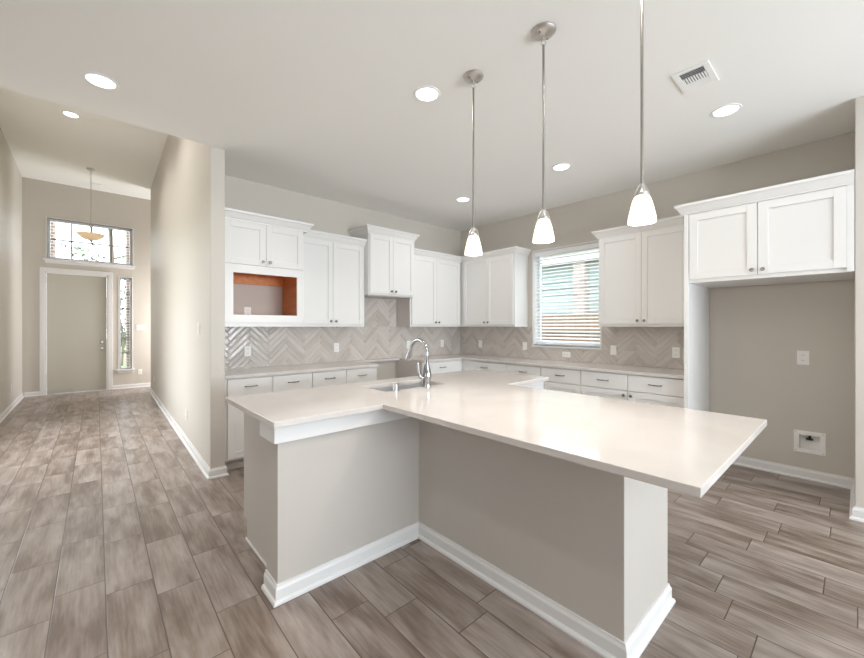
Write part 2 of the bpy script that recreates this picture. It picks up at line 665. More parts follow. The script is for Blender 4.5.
# ------------------------------------------------------------------ front door and entry windows
d = thing('door_1', 'tall beige flush front door in white casing', 'door', (-.157, YF, 0), kind='structure')
MB().box(-.614, .300, YF + .03, YF + .075, .018, 2.435).build('slab', 'door', d, bevel=.002)
c = MB()
c.box(-.712, -.64, YF - .022, YF, 0, 2.555); c.box(.325, .398, YF - .022, YF, 0, 2.555); c.box(-.64, .325, YF - .022, YF, 2.475, 2.555)
c.box(-.64, -.618, YF - .015, YF + .13, 0, 2.455); c.box(.304, .325, YF - .015, YF + .13, 0, 2.455); c.box(-.618, .304, YF - .015, YF + .13, 2.44, 2.475)
c.build('casing', 'trim', d, bevel=.003)
MB().box(-.618, .304, YF - .01, YF + .14, 0, .014).build('threshold', 'nickel', d)
for z in (.32, 1.0, 1.68, 2.25):
    MB().box(-.620, -.606, YF + .018, YF + .032, z, z + .10).build('hinge', 'nickel', d)
MB().lathe([(0, -.066), (.022, -.064), (.029, -.05), (.026, -.036), (.012, -.028), (.012, -.008), (.032, -.006), (.032, 0)], (.225, YF + .03, .905), (0, 1, 0)).build('door_knob', 'nickel', d, smooth=True)
MB().lathe([(0, -.022), (.022, -.02), (.03, -.006), (.03, 0)], (.225, YF + .03, 1.04), (0, 1, 0)).build('deadbolt', 'nickel', d, smooth=True)


def entry_window(name, label, x0, x1, z0, z1, nx, nz, cx, sill):
    w = thing(name, label, 'window', ((x0 + x1) / 2, YF, z0), kind='structure')
    f = MB()
    t = cx
    ya, yb = YF + .06, YF + .12
    f.box(x0, x0 + t, ya, yb, z0, z1); f.box(x1 - t, x1, ya, yb, z0, z1)
    f.box(x0 + t, x1 - t, ya, yb, z0, z0 + t); f.box(x0 + t, x1 - t, ya, yb, z1 - t, z1)
    f.build('window_frame', 'vinyl', w, bevel=.002)
    mu = MB()
    for i in range(1, nx):
        x = x0 + t + (x1 - x0 - 2 * t) * i / nx
        mu.box(x - .012, x + .012, YF + .082, YF + .098, z0 + t, z1 - t)
    for i in range(1, nz):
        z = z0 + t + (z1 - z0 - 2 * t) * i / nz
        mu.box(x0 + t, x1 - t, YF + .084, YF + .096, z - .012, z + .012)
    mu.build('muntins', 'grey_duct', w)
    MB().box(x0 + t, x1 - t, YF + .088, YF + .092, z0 + t, z1 - t).build('pane', 'glass', w)
    lin = MB()
    lin.box(x0 - .018, x0, YF - .008, YF + .06, z0, z1 + .018); lin.box(x1, x1 + .018, YF - .008, YF + .06, z0, z1 + .018)
    lin.box(x0, x1, YF - .008, YF + .06, z1, z1 + .018)
    lin.build('lining', 'trim', w)
    s = MB().box(x0 - .05, x1 + .05, YF - .05, YF + .06, z0 - .03, z0).box(x0 - .03, x1 + .03, YF - .018, YF, z0 - .085, z0 - .03)
    s.build('window_sill', 'trim', w, bevel=.004)
    return w


entry_window('window_2', 'wide eight pane transom window above the front door', TX0, TX1, TZ0, TZ1, 4, 2, .045, True)
entry_window('window_3', 'tall narrow sidelight window right of the front door', SX0, SX1, SZ0, SZ1, 1, 6, .028, True)

# ------------------------------------------------------------------ kitchen window and its blind
w = thing('window_1', 'kitchen window with white lining between the upper cabinets', 'window', (XR, (WY0 + WY1) / 2, WZ0), kind='structure')
ln = MB()
ln.box(XR - .008, XR + .16, WY1 - .022, WY1 + .0, WZ0, WZ1); ln.box(XR - .008, XR + .16, WY0, WY0 + .022, WZ0, WZ1)
ln.box(XR - .008, XR + .16, WY0 + .022, WY1 - .022, WZ1 - .022, WZ1)
ln.build('lining', 'trim', w)
f = MB()
xa, xb = XR + .10, XR + .15
f.box(xa, xb, WY0 + .022, WY0 + .062, WZ0, WZ1 - .02); f.box(xa, xb, WY1 - .062, WY1 - .022, WZ0, WZ1 - .02)
f.box(xa, xb, WY0 + .062, WY1 - .062, WZ0, WZ0 + .045); f.box(xa, xb, WY0 + .062, WY1 - .062, WZ1 - .065, WZ1 - .02)
zm = (WZ0 + WZ1) / 2 - .02
f.build('window_frame', 'vinyl', w, bevel=.003)
MB().box(XR + .123, XR + .128, WY0 + .062, WY1 - .062, WZ0 + .045, WZ1 - .065).build('pane', 'glass', w)
MB().box(XR - .035, XR + .10, WY0 - .0, WY1 + .0, WZ0 - .022, WZ0).build('window_sill', 'trim', w, bevel=.003)

bl = thing('window_blind', 'white horizontal slat blind lowered over the kitchen window', 'blind', (XR + .05, (WY0 + WY1) / 2, WZ0))
sl = MB()
zs = WZ0 + .06
k = 0
while zs < WZ1 - .10:
    a = R(24)
    for s_ in (0,):
        dx, dz = .024 * math.cos(a), .024 * math.sin(a)
        b = sl.bm
        pts = [(-dx, -dz), (0, .0035), (dx, dz)]
        top, bot = [], []
        for (px, pz) in pts:
            top.append([b.verts.new((XR + .05 + px, y, zs + pz + .0015)) for y in (WY0 + .03, WY1 - .03)])
            bot.append([b.verts.new((XR + .05 + px, y, zs + pz - .0015)) for y in (WY0 + .03, WY1 - .03)])
        for i in range(2):
            b.faces.new((top[i][0], top[i + 1][0], top[i + 1][1], top[i][1]))
            b.faces.new((bot[i][0], bot[i][1], bot[i + 1][1], bot[i + 1][0]))
            for e in (0, 1):
                b.faces.new((top[i][e], bot[i][e], bot[i + 1][e], top[i + 1][e]))
        b.faces.new((top[0][0], top[0][1], bot[0][1], bot[0][0]))
        b.faces.new((top[2][0], bot[2][0], bot[2][1], top[2][1]))
    zs += .046
sl.build('slats', 'blind', bl)
MB().box(XR + .012, XR + .075, WY0 + .026, WY1 - .026, WZ1 - .085, WZ1 - .024).build('headrail', 'blind', bl, bevel=.003)
MB().box(XR + .026, XR + .074, WY0 + .03, WY1 - .03, WZ0 + .012, WZ0 + .034).build('bottom_rail', 'blind', bl, bevel=.003)
co = MB()
for y in (WY0 + .16, (WY0 + WY1) / 2, WY1 - .16):
    for x in (XR + .0265, XR + .0735):
        co.tube([(x, y, WZ0 + .03), (x, y, WZ1 - .08)], .0012, 6)
co.build('ladder_cords', 'blind', bl)
MB().tube([(XR + .016, WY1 - .10, WZ1 - .09), (XR + .012, WY1 - .10, WZ0 + .55)], .004, 8).build('tilt_wand', 'plastic', bl)


# ------------------------------------------------------------------ cabinets
def TB(u, n, z):             # on the back wall: u = x
    return (u, YB - n, z)


def TR(u, n, z):             # on the right wall: u = y
    return (XR - n, u, z)


def shaker(T, parent, u0, u1, n, z0, z1, fw=.06, name='door'):
    m = MB()
    t = .019
    m.bx(T, u0, u0 + fw, n, n + t, z0, z1); m.bx(T, u1 - fw, u1, n, n + t, z0, z1)
    m.bx(T, u0 + fw, u1 - fw, n, n + t, z0, z0 + fw); m.bx(T, u0 + fw, u1 - fw, n, n + t, z1 - fw, z1)
    m.bx(T, u0 + fw, u1 - fw, n, n + .009, z0 + fw, z1 - fw)
    return m.build(name, 'cab', parent, bevel=.0018, seg=1)


def knob(T, parent, u, n, z):
    p = Vector(T(u, n, z))
    ax = Vector(T(u, n + 1, z)) - p
    return MB().lathe([(.007, 0), (.006, .008), (.008, .014), (.0145, .019), (.0155, .024), (.012, .029), (0, .030)], p, ax, 16).build('knob', 'pull', parent, smooth=True)


def pull(T, parent, u, n, z, L=.11):
    m = MB()
    pts = []
    for i in range(15):
        t = -1 + 2 * i / 14
        pts.append(T(u + t * L / 2, n + .010 + .020 * (1 - t ** 4), z))
    m.tube(pts, [.0035 + .0022 * (1 - abs(-1 + 2 * i / 14)) for i in range(15)], 8)
    for s in (-1, 1):
        m.tube([T(u + s * L / 2 * .96, n, z), T(u + s * L / 2 * .96, n + .014, z)], .0065, 8)
    return m.build('pull_handle', 'pull', parent, smooth=True)


def drawer(T, parent, u0, u1, n, z0, z1):
    o = MB().bx(T, u0, u1, n, n + .019, z0, z1).build('drawer', 'cab', parent, bevel=.0025)
    pull(T, o, (u0 + u1) / 2, n + .019, (z0 + z1) / 2 + .005)
    return o


CROWN = [(0, 0), (.010, 0), (.012, .012), (.020, .020), (.044, .062), (.056, .070), (.058, .090), (0, .090)]


def crown(T, parent, pts, z, side, prof=CROWN):
    path = [T(u, n, 0)[:2] for u, n in pts]
    return MB().sweep([(a, b + z) for a, b in prof], path, side).build('crown_molding', 'cab', parent)


def wall_cabinet(name, label, T, u0, u1, depth, z0, z1, doors, crown_pts, side, raw_side=None, door_z=None, knobs='pair', zc=None):
    """doors: list of (u0, u1); carcass from the wall to depth; crown along crown_pts [(u, n)]."""
    c = thing(name, label, 'cabinet', T((u0 + u1) / 2, 0, z0), 'wall cabinets')
    zt = zc if zc else z1
    MB().bx(T, u0 + .001, u1 - .001, .003, depth - .02, z0, zt + .085).build('carcass', 'cab', c, bevel=.002)
    dz0, dz1 = door_z if door_z else (z0 + .030, z1 - .004)
    if raw_side is not None:
        MB().bx(T, raw_side - .003, raw_side + .0005, .003, depth - .021, z0 + .002, zt).build('side_panel', 'cab_raw', c)
    for i, (a, b) in enumerate(doors):
        o = shaker(T, c, a, b, depth - .019, dz0, dz1)
        if len(doors) == 2:
            other = doors[1 - i]
            near_b = abs(b - other[0]) < abs(a - other[1])
            knob(T, o, (b - .032) if near_b else (a + .032), depth, dz0 + .035)
    if crown_pts:
        crown(T, c, crown_pts, zt, side)
    return c


MWX0, MWX1, MWD = .945, 1.735, .545
# microwave unit, deeper than its neighbours
c = thing('microwave_cabinet', 'deep white wall cabinet with open wood lined microwave niche', 'cabinet', TB((MWX0 + MWX1) / 2, 0, 1.37), 'wall cabinets')
NX0, NX1, NZ0, NZ1 = 1.036, 1.662, 1.487, 1.895
b = MB()
b.bx(TB, MWX0, MWX0 + .018, .003, MWD - .02, 1.37, 2.485); b.bx(TB, MWX1 - .018, MWX1, .003, MWD - .02, 1.37, 2.485)
b.bx(TB, MWX0 + .018, MWX1 - .018, .003, MWD - .02, 1.37, 1.46); b.bx(TB, MWX0 + .018, MWX1 - .018, .003, MWD - .02, 1.945, 2.485)
b.build('carcass', 'cab', c, bevel=.0015)
b = MB()                                                     # niche lining, open to the wall behind
b.bx(TB, MWX1 - .026, MWX1 - .018, .004, MWD - .021, 1.46, 1.945); b.bx(TB, MWX0 + .018, MWX0 + .026, .004, MWD - .021, 1.46, 1.945)
b.bx(TB, MWX0 + .026, MWX1 - .026, .004, MWD - .021, 1.460, 1.468); b.bx(TB, MWX0 + .026, MWX1 - .026, .004, MWD - .021, 1.937, 1.945)
b.bx(TB, MWX0 + .026, MWX1 - .026, .004, .028, 1.84, 1.937)
b.build('niche_lining', 'maple', c)
b = MB()
n0, n1 = MWD - .020, MWD
b.bx(TB, MWX0 + .006, NX0, n0, n1, 1.412, 1.972); b.bx(TB, NX1, MWX1 - .006, n0, n1, 1.412, 1.972)
b.bx(TB, NX0, NX1, n0, n1, 1.412, NZ0); b.bx(TB, NX0, NX1, n0, n1, NZ1, 1.972)
b.build('niche_frame', 'cab', c)
o = shaker(TB, c, MWX0 + .006, 1.3405, MWD - .019, 1.98, 2.395); knob(TB, o, 1.3405 - .032, MWD, 2.02)
o = shaker(TB, c, 1.3435, MWX1 - .006, MWD - .019, 1.98, 2.395); knob(TB, o, 1.3435 + .032, MWD, 2.02)
crown(TB, c, [(MWX0, MWD - .02), (MWX1 + .04, MWD - .02), (MWX1 + .04, .34)], 2.400, 1)
MB().bx(TB, MWX1, MWX1 + .04, .34, MWD - .02, 2.400, 2.486).build('crown_backing', 'cab', c)

UD = .335
wall_cabinet('wall_cabinet', 'white two door wall cabinet between microwave cabinet and hood cabinet', TB, 1.738, 2.640, UD, 1.37, 2.39,
             [(1.765, 2.1875), (2.1905, 2.614)], [(1.738, UD - .02), (2.640, UD - .02)], 1)
wall_cabinet('hood_cabinet', 'short raised white cabinet over the range gap', TB, 2.641, 3.386, .425, 1.78, 2.562,
             [(2.655, 3.0135), (3.0165, 3.378)], [(2.641, .004), (2.641, .405), (3.386, .405), (3.386, .004)], 1, door_z=(1.80, 2.556))
MB().box(2.67, 3.36, YB - .34, YB - .02, 1.772, 1.78).build('underside_panel', 'cab_raw', [o for o in COL.objects if o.name == 'hood_cabinet'][0])
wall_cabinet('wall_cabinet', 'white two door corner cabinet right of the hood cabinet', TB, 3.388, XR - UD - .001, UD, 1.37, 2.39,
             [(3.408, 3.8835), (3.8865, 4.385)], [(3.388, UD - .02), (XR - UD + .02, UD - .02)], 1, raw_side=3.3885)
wall_cabinet('wall_cabinet', 'white two door cabinet left of the window with its side lit', TR, 3.195, YB - .003, UD, 1.37, 2.39,
             [(3.215, 3.6895), (3.6925, 4.165)], [(YB - UD + .02, UD - .02), (3.195, UD - .02), (3.195, .004)], 1)
wall_cabinet('wall_cabinet', 'white two door cabinet between the window and refrigerator panel', TR, 1.062, 2.02, UD, 1.37, 2.39,
             [(1.07, 1.5475), (1.5505, 2.002)], [(2.02, .004), (2.02, UD - .02), (1.062, UD - .02)], 1)

# refrigerator enclosure
FD = XR - 4.055
c = thing('refrigerator_cabinet', 'white two door cabinet over the empty refrigerator alcove with tall side panel', 'cabinet', (4.4, .5, 0), 'wall cabinets')
MB().box(4.055, XR - .002, 1.024, 1.060, 0, 2.475).box(XR - .002, 4.798, 1.024, 1.058, 0, 1.762).build('side_panel', 'cab', c, bevel=.002)
b = MB()
b.box(4.075, 4.748, PY + .002, 1.023, 1.765, 2.475)
b.build('carcass', 'cab', c, bevel=.002)
MB().box(4.057, 4.075, PY + .002, .048, 1.765, 2.40).build('filler_strip', 'cab', c)
o = shaker(TR, c, .5455, 1.019, FD - .019, 1.797, 2.385, fw=.065); knob(TR, o, .5455 + .032, FD, 1.835)
o = shaker(TR, c, .050, .5405, FD - .019, 1.797, 2.385, fw=.065); knob(TR, o, .5405 - .032, FD, 1.835)
crown(TR, c, [(1.068, UD + .08), (1.068, FD - .005), (PY + .002, FD - .005)], 2.388, 1)

# base cabinets
BD = .62
ZD0, ZD1 = .711, .872


def base_cabinet(label, T, u0, u1, drawers, doors, left_raw=False, knob_up=True):
    c = thing('base_cabinet', label, 'cabinet', T((u0 + u1) / 2, 0, 0), 'base cabinets')
    MB().bx(T, u0 + .001, u1 - .001, .013, BD - .019, .105, .8835).build('carcass', 'cab', c, bevel=.001)
    MB().bx(T, u0 + .001, u1 - .001, .013, BD - .09, 0, .105).build('toe_kick', 'cab_raw', c)
    for a, b_ in drawers:
        drawer(T, c, a + .0015, b_ - .0015, BD - .019, ZD0, ZD1)
    for i, (a, b_, side) in enumerate(doors):
        o = shaker(T, c, a + .0015, b_ - .0015, BD - .019, .125, .704)
        knob(T, o, (b_ - .032) if side > 0 else (a + .032), BD, .662)
    return c


base_cabinet('white base cabinet with two drawers beside the hall wall end', TB, .945, 1.80, [(.968, 1.380), (1.383, 1.798)], [(.968, 1.380, 1), (1.383, 1.798, -1)])
base_cabinet('white base cabinet with two drawers beside the range gap', TB, 1.80, 2.635, [(1.803, 2.207), (2.210, 2.625)], [(1.803, 2.207, 1), (2.210, 2.625, -1)])
c = base_cabinet('white corner base cabinet behind the faucet', TB, 3.375, 4.149, [(3.39, 4.085)], [(3.39, 3.736, 1), (3.739, 4.085, -1)])
MB().bx(TB, 3.371, 3.3752, .013, BD - .02, 0, .8835).build('side_panel', 'cab_raw', c)
base_cabinet('white base cabinet with one wide drawer at the room corner', TR, 3.107, 3.944, [(3.110, 3.885)], [(3.110, 3.495, 1), (3.498, 3.885, -1)])
base_cabinet('narrow white base cabinet with drawer left under the window', TR, 2.595, 3.107, [(2.598, 3.104)], [(2.598, 3.104, 1)])
base_cabinet('narrow white base cabinet with drawer right under the window', TR, 2.084, 2.595, [(2.087, 2.592)], [(2.087, 2.592, 1)])
base_cabinet('white base cabinet with two drawers beside the refrigerator panel', TR, 1.062, 2.084, [(1.067, 1.575), (1.581, 2.081)], [(1.067, 1.575, 1), (1.581, 2.081, -1)])

# worktops along the walls
CT0, CT1 = .884, .914
tag(MB().slab([.942, 2.640, 3.368], [YB - .64, YB - .10, YB - .011], [(0, 0), (0, 1), (1, 1)], CT0, CT1).build('countertop', 'quartz', bevel=.003), 'white quartz countertop between hall wall and range gap', 'countertop')
tag(MB().slab([3.37, XR - .64, XR - .011], [1.061, YB - .64, YB - .011], [(0, 1), (1, 1), (1, 0)], CT0, CT1).build('countertop', 'quartz', bevel=.003),
    'white quartz countertop running round the corner below the window', 'countertop')


# ------------------------------------------------------------------ herringbone backsplashes
def herringbone(T, rects, name, label):
    W, n, gap = .050, 6, .003
    ulo, uhi = min(r[0] for r in rects), max(r[1] for r in rects)
    zlo, zhi = min(r[2] for r in rects), max(r[3] for r in rects)
    cu, cz = (ulo + uhi) / 2, (zlo + zhi) / 2
    rad = math.hypot(uhi - ulo, zhi - zlo) / 2 + .4
    K = int(rad / W) + 2
    cs = math.sqrt(.5)
    tiles = []
    for j in range(-K, K + 1):
        for i in range(-K, K + 1):
            r = (i - j) % (2 * n)
            if r == 0:
                tiles.append((i * W, j * W, n * W, W))
            if r == 2 * n - 1:
                tiles.append((i * W, j * W - 0 * W, W, n * W))
    rnd = random.Random(5)
    root = None
    bm_all = bmesh.new()
    for (u0, u1, z0, z1) in rects:
        bm = bmesh.new()
        for (a, b, w_, h_) in tiles:
            ca, cb_ = a + w_ / 2, b + h_ / 2
            uu, zz = cu + (ca - cb_) * cs, cz + (ca + cb_) * cs
            if uu < u0 - .25 or uu > u1 + .25 or zz < z0 - .25 or zz > z1 + .25:
                continue
            ta, tb = rnd.uniform(-.008, .008), rnd.uniform(-.018, .018)
            c8 = []
            for (ins, dep) in ((gap / 2, 0), (gap / 2, .0055), (gap / 2 + .010, .0095)):
                ring = []
                for (x, y) in ((a + ins, b + ins), (a + w_ - ins, b + ins), (a + w_ - ins, b + h_ - ins), (a + ins, b + h_ - ins)):
                    dx, dy = x - ca, y - cb_
                    dd = dep + ((dx * ta + dy * tb) if dep > .006 else 0)
                    ring.append(bm.verts.new((cu + (x - y) * cs, zz * 0 + cz + (x + y) * cs, dd)))
                c8.append(ring)
            for r0, r1 in zip(c8, c8[1:]):
                for q in range(4):
                    p = (q + 1) % 4
                    bm.faces.new((r0[q], r0[p], r1[p], r1[q]))
            bm.faces.new(c8[-1])
        for co, no in (((u0, 0, 0), (-1, 0, 0)), ((u1, 0, 0), (1, 0, 0)), ((0, z0, 0), (0, -1, 0)), ((0, z1, 0), (0, 1, 0))):
            bmesh.ops.bisect_plane(bm, geom=bm.verts[:] + bm.edges[:] + bm.faces[:], plane_co=co, plane_no=no, clear_outer=True)
        vm = {}
        for v in bm.verts:
            vm[v] = bm_all.verts.new(T(v.co.x, .0015 + v.co.z, v.co.y))
        for f_ in bm.faces:
            bm_all.faces.new([vm[v] for v in f_.verts])
        bm.free()
    bmesh.ops.recalc_face_normals(bm_all, faces=bm_all.faces)
    # faces must look away from the wall
    out = Vector(T(0, 1, 0)) - Vector(T(0, 0, 0))
    for f_ in bm_all.faces:
        if f_.normal.dot(out) < -.2:
            f_.normal_flip()
    g = MB()
    for (u0, u1, z0, z1) in rects:
        g.bx(T, u0, u1, .0008, .0048, z0, z1)
    gr = g.build(name, 'grout')
    tag(gr, label, 'backsplash', kind='structure')
    me = bpy.data.meshes.new('tiles')
    bm_all.to_mesh(me)
    bm_all.free()
    me.materials.append(M['tile'])
    t = bpy.data.objects.new('tiles', me)
    COL.objects.link(t)
    t.parent = gr
    return gr


herringbone(TB, [(.942, XR - .011, .914, 1.37), (2.65, 3.38, 1.37, 1.78)], 'trim_1', 'pale grey herringbone tile backsplash below the hood cabinet')
herringbone(TR, [(1.062, YB - .012, .914, WZ0 - .022), (1.062, WY0, WZ0 - .022, 1.37), (WY1, YB - .012, WZ0 - .022, 1.37)], 'trim_2', 'beige herringbone tile backsplash below the window')

# ------------------------------------------------------------------ island
IS = thing('kitchen_island', 'T shaped greige kitchen island base with white baseboards', 'island', (1.6, 1.9, 0))
IY0, IY1, IX0 = 1.925, 2.085, .70
PWX0, PWX1, PWY0 = 1.615, 2.145, .63
MB().prism([(IX0, IY0), (PWX0, IY0), (PWX0, PWY0), (PWX1, PWY0), (PWX1, IY0), (3.05, IY0), (3.05, IY1), (IX0, IY1)], 0, .8835).build('knee_wall', 'island_paint', IS, bevel=.003)
# sink cabinet body, hollow where the bowl hangs
SKX0, SKX1, SKY0, SKY1 = 1.55, 2.15, 2.215, 2.54
b = MB()
b.slab([.76, SKX0 - .03, SKX1 + .03, 3.05], [IY1, SKY0 - .03, SKY1 + .03, 2.688], [(i, j) for i in range(3) for j in range(3) if (i, j) != (1, 1)], .13, .8835)
b.build('cabinet_body', 'island_paint', IS)
MB().box(.76, 3.05, IY1, 2.62, 0, .13).build('plinth', 'island_paint', IS)
MB().box(.752, .76, IY1, 2.635, 0, .018).build('shoe_molding', 'trim', IS, bevel=.004)
for i in range(4):                                           # doors to the kitchen side
    a = .78 + i * .565
    o = shaker(lambda u, n, z: (u, 2.688 + n, z), IS, a, a + .56, 0, .15, .86)
    knob(lambda u, n, z: (u, 2.688 + n, z), o, a + (.53 if i % 2 == 0 else .03), .019, .80)
AP = [(0, .795), (.024, .795), (.024, .8832), (0, .8832)]
MB().sweep(AP, [(PWX0, IY0), (IX0, IY0), (IX0, IY1 + .03)], -1).build('apron_trim', 'trim', IS, bevel=.002)
MB().sweep(AP, [(3.05, IY1 + .03), (3.05, IY0), (PWX1, IY0)], -1).build('apron_trim', 'trim', IS, bevel=.002)
MB().sweep(BB, [(3.05, IY1), (3.05, IY0), (PWX1, IY0), (PWX1, PWY0), (PWX0, PWY0), (PWX0, IY0), (IX0, IY0), (IX0, IY1 - .002)], -1).build('baseboard', 'trim', IS)

b = MB()
xs = [.66, 1.29, SKX0, SKX1, 2.48, 3.092]
ys = [.295, 1.862, SKY0, SKY1, 2.735]
cells = [(i, 0) for i in (1, 2, 3)] + [(i, j) for i in range(5) for j in (1, 2, 3) if (i, j) != (2, 2)]
b.slab(xs, ys, cells, CT0, CT1)
bmesh.ops.dissolve_limit(b.bm, angle_limit=R(1), verts=b.bm.verts, edges=b.bm.edges)
tag(b.build('island_countertop', 'quartz', bevel=.0025), 'large white T shaped quartz top on the kitchen island', 'countertop')

# sink
sk = thing('kitchen_sink', 'stainless steel undermount sink in the island top', 'sink', ((SKX0 + SKX1) / 2, (SKY0 + SKY1) / 2, .68))
b = MB()
t = .012
b.box(SKX0 - t, SKX0, SKY0 - t, SKY1 + t, .70, .8838); b.box(SKX1, SKX1 + t, SKY0 - t, SKY1 + t, .70, .8838)
b.box(SKX0, SKX1, SKY0 - t, SKY0, .70, .8838); b.box(SKX0, SKX1, SKY1, SKY1 + t, .70, .8838)
b.box(SKX0 - t, SKX1 + t, SKY0 - t, SKY1 + t, .69, .70)
b.build('bowl', 'steel', sk)
MB().lathe([(.045, .0), (.045, .004), (.03, .004), (.028, .001), (0, .001)], (1.85, 2.36, .70)).build('drain', 'chrome', sk, smooth=True)

# faucet
FX, FY = 1.895, 2.163
fa = thing('kitchen_faucet', 'tall chrome gooseneck faucet with pull down head beside the sink', 'faucet', (FX, FY, .914))
MB().lathe([(0, 0), (.030, 0), (.030, .006), (.029, .012), (.030, .05), (.034, .075), (.033, .10), (.026, .14), (.018, .17), (.0145, .19), (0, .19)], (FX, FY, .914), seg=28).build('body', 'chrome', fa, smooth=True)
pts = [(FX, FY, 1.09), (FX, FY, 1.15)]
ra = .098
for i in range(0, 19):
    a = math.pi * i / 18 * .90
    pts.append((FX, FY + ra - ra * math.cos(a), 1.172 + ra * math.sin(a)))
MB().tube(pts, .0138, 18).build('neck', 'chrome', fa, smooth=True)
e = Vector(pts[-1])
dr = (e - Vector(pts[-2])).normalized()
MB().lathe([(0, -.004), (.014, -.002), (.0155, .01), (.018, .035), (.0235, .07), (.024, .098), (.018, .104), (0, .104)], e, dr, 22).build('spray_head', 'chrome', fa, smooth=True)
h0 = Vector((FX - .02, FY + .012, .985))
MB().tube([h0, h0 + Vector((-.020, .012, .004)), h0 + Vector((-.031, .020, .03)), h0 + Vector((-.033, .026, .075)), h0 + Vector((-.030, .034, .115))],
          [.015, .016, .014, .011, .008], 14).build('lever_handle', 'chrome', fa, smooth=True)
tag(MB().lathe([(0, 0), (.021, 0), (.021, .004), (.017, .008), (.017, .045), (.0155, .052), (.010, .055), (0, .055)], (1.606, 2.166, .914), seg=24).build('soap_dispenser', 'nickel', smooth=True),
    'short nickel cylinder cap standing left of the faucet by the sink', 'dispenser')

# ------------------------------------------------------------------ pendants over the island
p = thing('pendant_light', 'farthest of the three pendants over the island, hanging by the back corner', 'light', (1.865, 1.67, CZ), 'island pendants')
MB().lathe([(0, -.036), (.012, -.036), (.020, -.031), (.045, -.022), (.060, -.012), (.066, -.005), (.066, 0), (0, 0)], (1.865, 1.67, CZ), seg=36).build('canopy', 'nickel', p, smooth=True)
for s in (-1, 1):
    MB().lathe([(0, -.005), (.004, -.004), (.005, 0)], (1.865 + s * .038, 1.67, CZ - .0225), seg=10).build('canopy_screw', 'dark', p, smooth=True)
MB().tube([(1.865, 1.67, CZ - .034), (1.865, 1.67, CZ - .05)], .004, 8).torus((1.865, 1.67, CZ - .066), .012, .0028, (.745, -.667, 0), (0, 0, 1)).build('hanging_loop', 'nickel', p, smooth=True)
MB().tube([(1.865, 1.67, CZ - .078), (1.865, 1.67, 2.0)], .0062, 12).build('rod', 'rod', p, smooth=True)
b = MB()
b.lathe([(0, .042), (.008, .042), (.011, .032), (.014, .02), (.02, .006), (.026, 0), (.026, -.012), (0, -.012)], (1.865, 1.67, 1.972), seg=24)
for s in (-1, 1):
    q = Vector((.7434, -.6689, 0)) * s
    c0 = Vector((1.865, 1.67, 0))
    b.tube([c0 + q * .006 + Vector((0, 0, 2.015)), c0 + q * .018 + Vector((0, 0, 2.0)), c0 + q * .030 + Vector((0, 0, 1.975)), c0 + q * .034 + Vector((0, 0, 1.955))], .0035, 8)
b.build('socket_cap', 'nickel', p, smooth=True)
MB().lathe([(.020, .121), (.029, .117), (.038, .100), (.047, .066), (.055, .029), (.0585, .005), (.057, 0), (.054, .005), (.050, .029), (.042, .066), (.033, .098), (.020, .115)],
           (1.865, 1.67, 1.842), seg=40).build('shade', 'shade', p, smooth=True)
PEND = [(1.865, 1.67), (1.867, 1.156), (1.861, .650)]
dup(p, (1.867, 1.156, CZ), 'middle of the three pendants over the island, canopy in view', 'island pendants')
dup(p, (1.861, .650, CZ), 'nearest of the three pendants over the island, largest shade', 'island pendants')
for (x, y) in PEND:
    ld = bpy.data.lights.new('pendant_bulb', 'POINT')
    ld.energy, ld.color, ld.shadow_soft_size = PENDANT_POWER, (1.0, .89, .77), .035
    o = bpy.data.objects.new('pendant_bulb', ld)
    o.location = (x, y, 1.815)
    COL.objects.link(o)


# ------------------------------------------------------------------ recessed lights
def can_light(x, y, z, power=None):
    ld = bpy.data.lights.new('recessed_lamp', 'SPOT')
    ld.energy = power or CAN_POWER
    ld.color, ld.spot_size, ld.spot_blend, ld.shadow_soft_size = WARM, R(150), .6, .07
    o = bpy.data.objects.new('recessed_lamp', ld)
    o.location = (x, y, z - .02)
    COL.objects.link(o)


CANS = [(.064, 3.355, CZ, 'recessed ceiling light nearest the hall opening'),
        (1.766, 2.015, CZ, 'recessed ceiling light over the island sink'),
        (3.576, .661, CZ, 'recessed ceiling light in front of the refrigerator cabinet'),
        (3.590, 2.017, CZ, 'recessed ceiling light before the kitchen window'),
        (3.573, 3.377, CZ, 'recessed ceiling light nearest the kitchen back corner'),
        (-.173, 7.21, HZ, 'recessed ceiling light on the higher hall ceiling'),
        (-.10, 5.2, HZ, 'added unseen recessed light on the high hall ceiling nearest the kitchen'),  # fixture and lamp added out of view to brighten the hall
        (.064, 2.015, CZ, 'recessed ceiling light over the open floor before the island'),
        (.064, .661, CZ, 'recessed ceiling light above the viewer'),
        (1.766, .661, CZ, 'recessed ceiling light over the island peninsula end')]
r0 = None
for (x, y, z, lab) in CANS:
    if r0 is None:
        r0 = thing('recessed_light', lab, 'light', (x, y, z), 'recessed ceiling lights')
        MB().lathe([(.074, -.001), (.078, -.006), (.093, -.004), (.096, 0), (.074, 0)], (x, y, z), seg=40).build('trim_ring', 'plastic', r0, smooth=True)
        MB().lathe([(0, -.003), (.074, -.003), (.074, 0), (0, 0)], (x, y, z), seg=40).build('lens', 'lens', r0, smooth=True)
    else:
        dup(r0, (x, y, z), lab, 'recessed ceiling lights')
    can_light(x, y, z, CAN_POWER * (3.5 if z > 4 else .45 if x > 3 and y < 1 else 1))


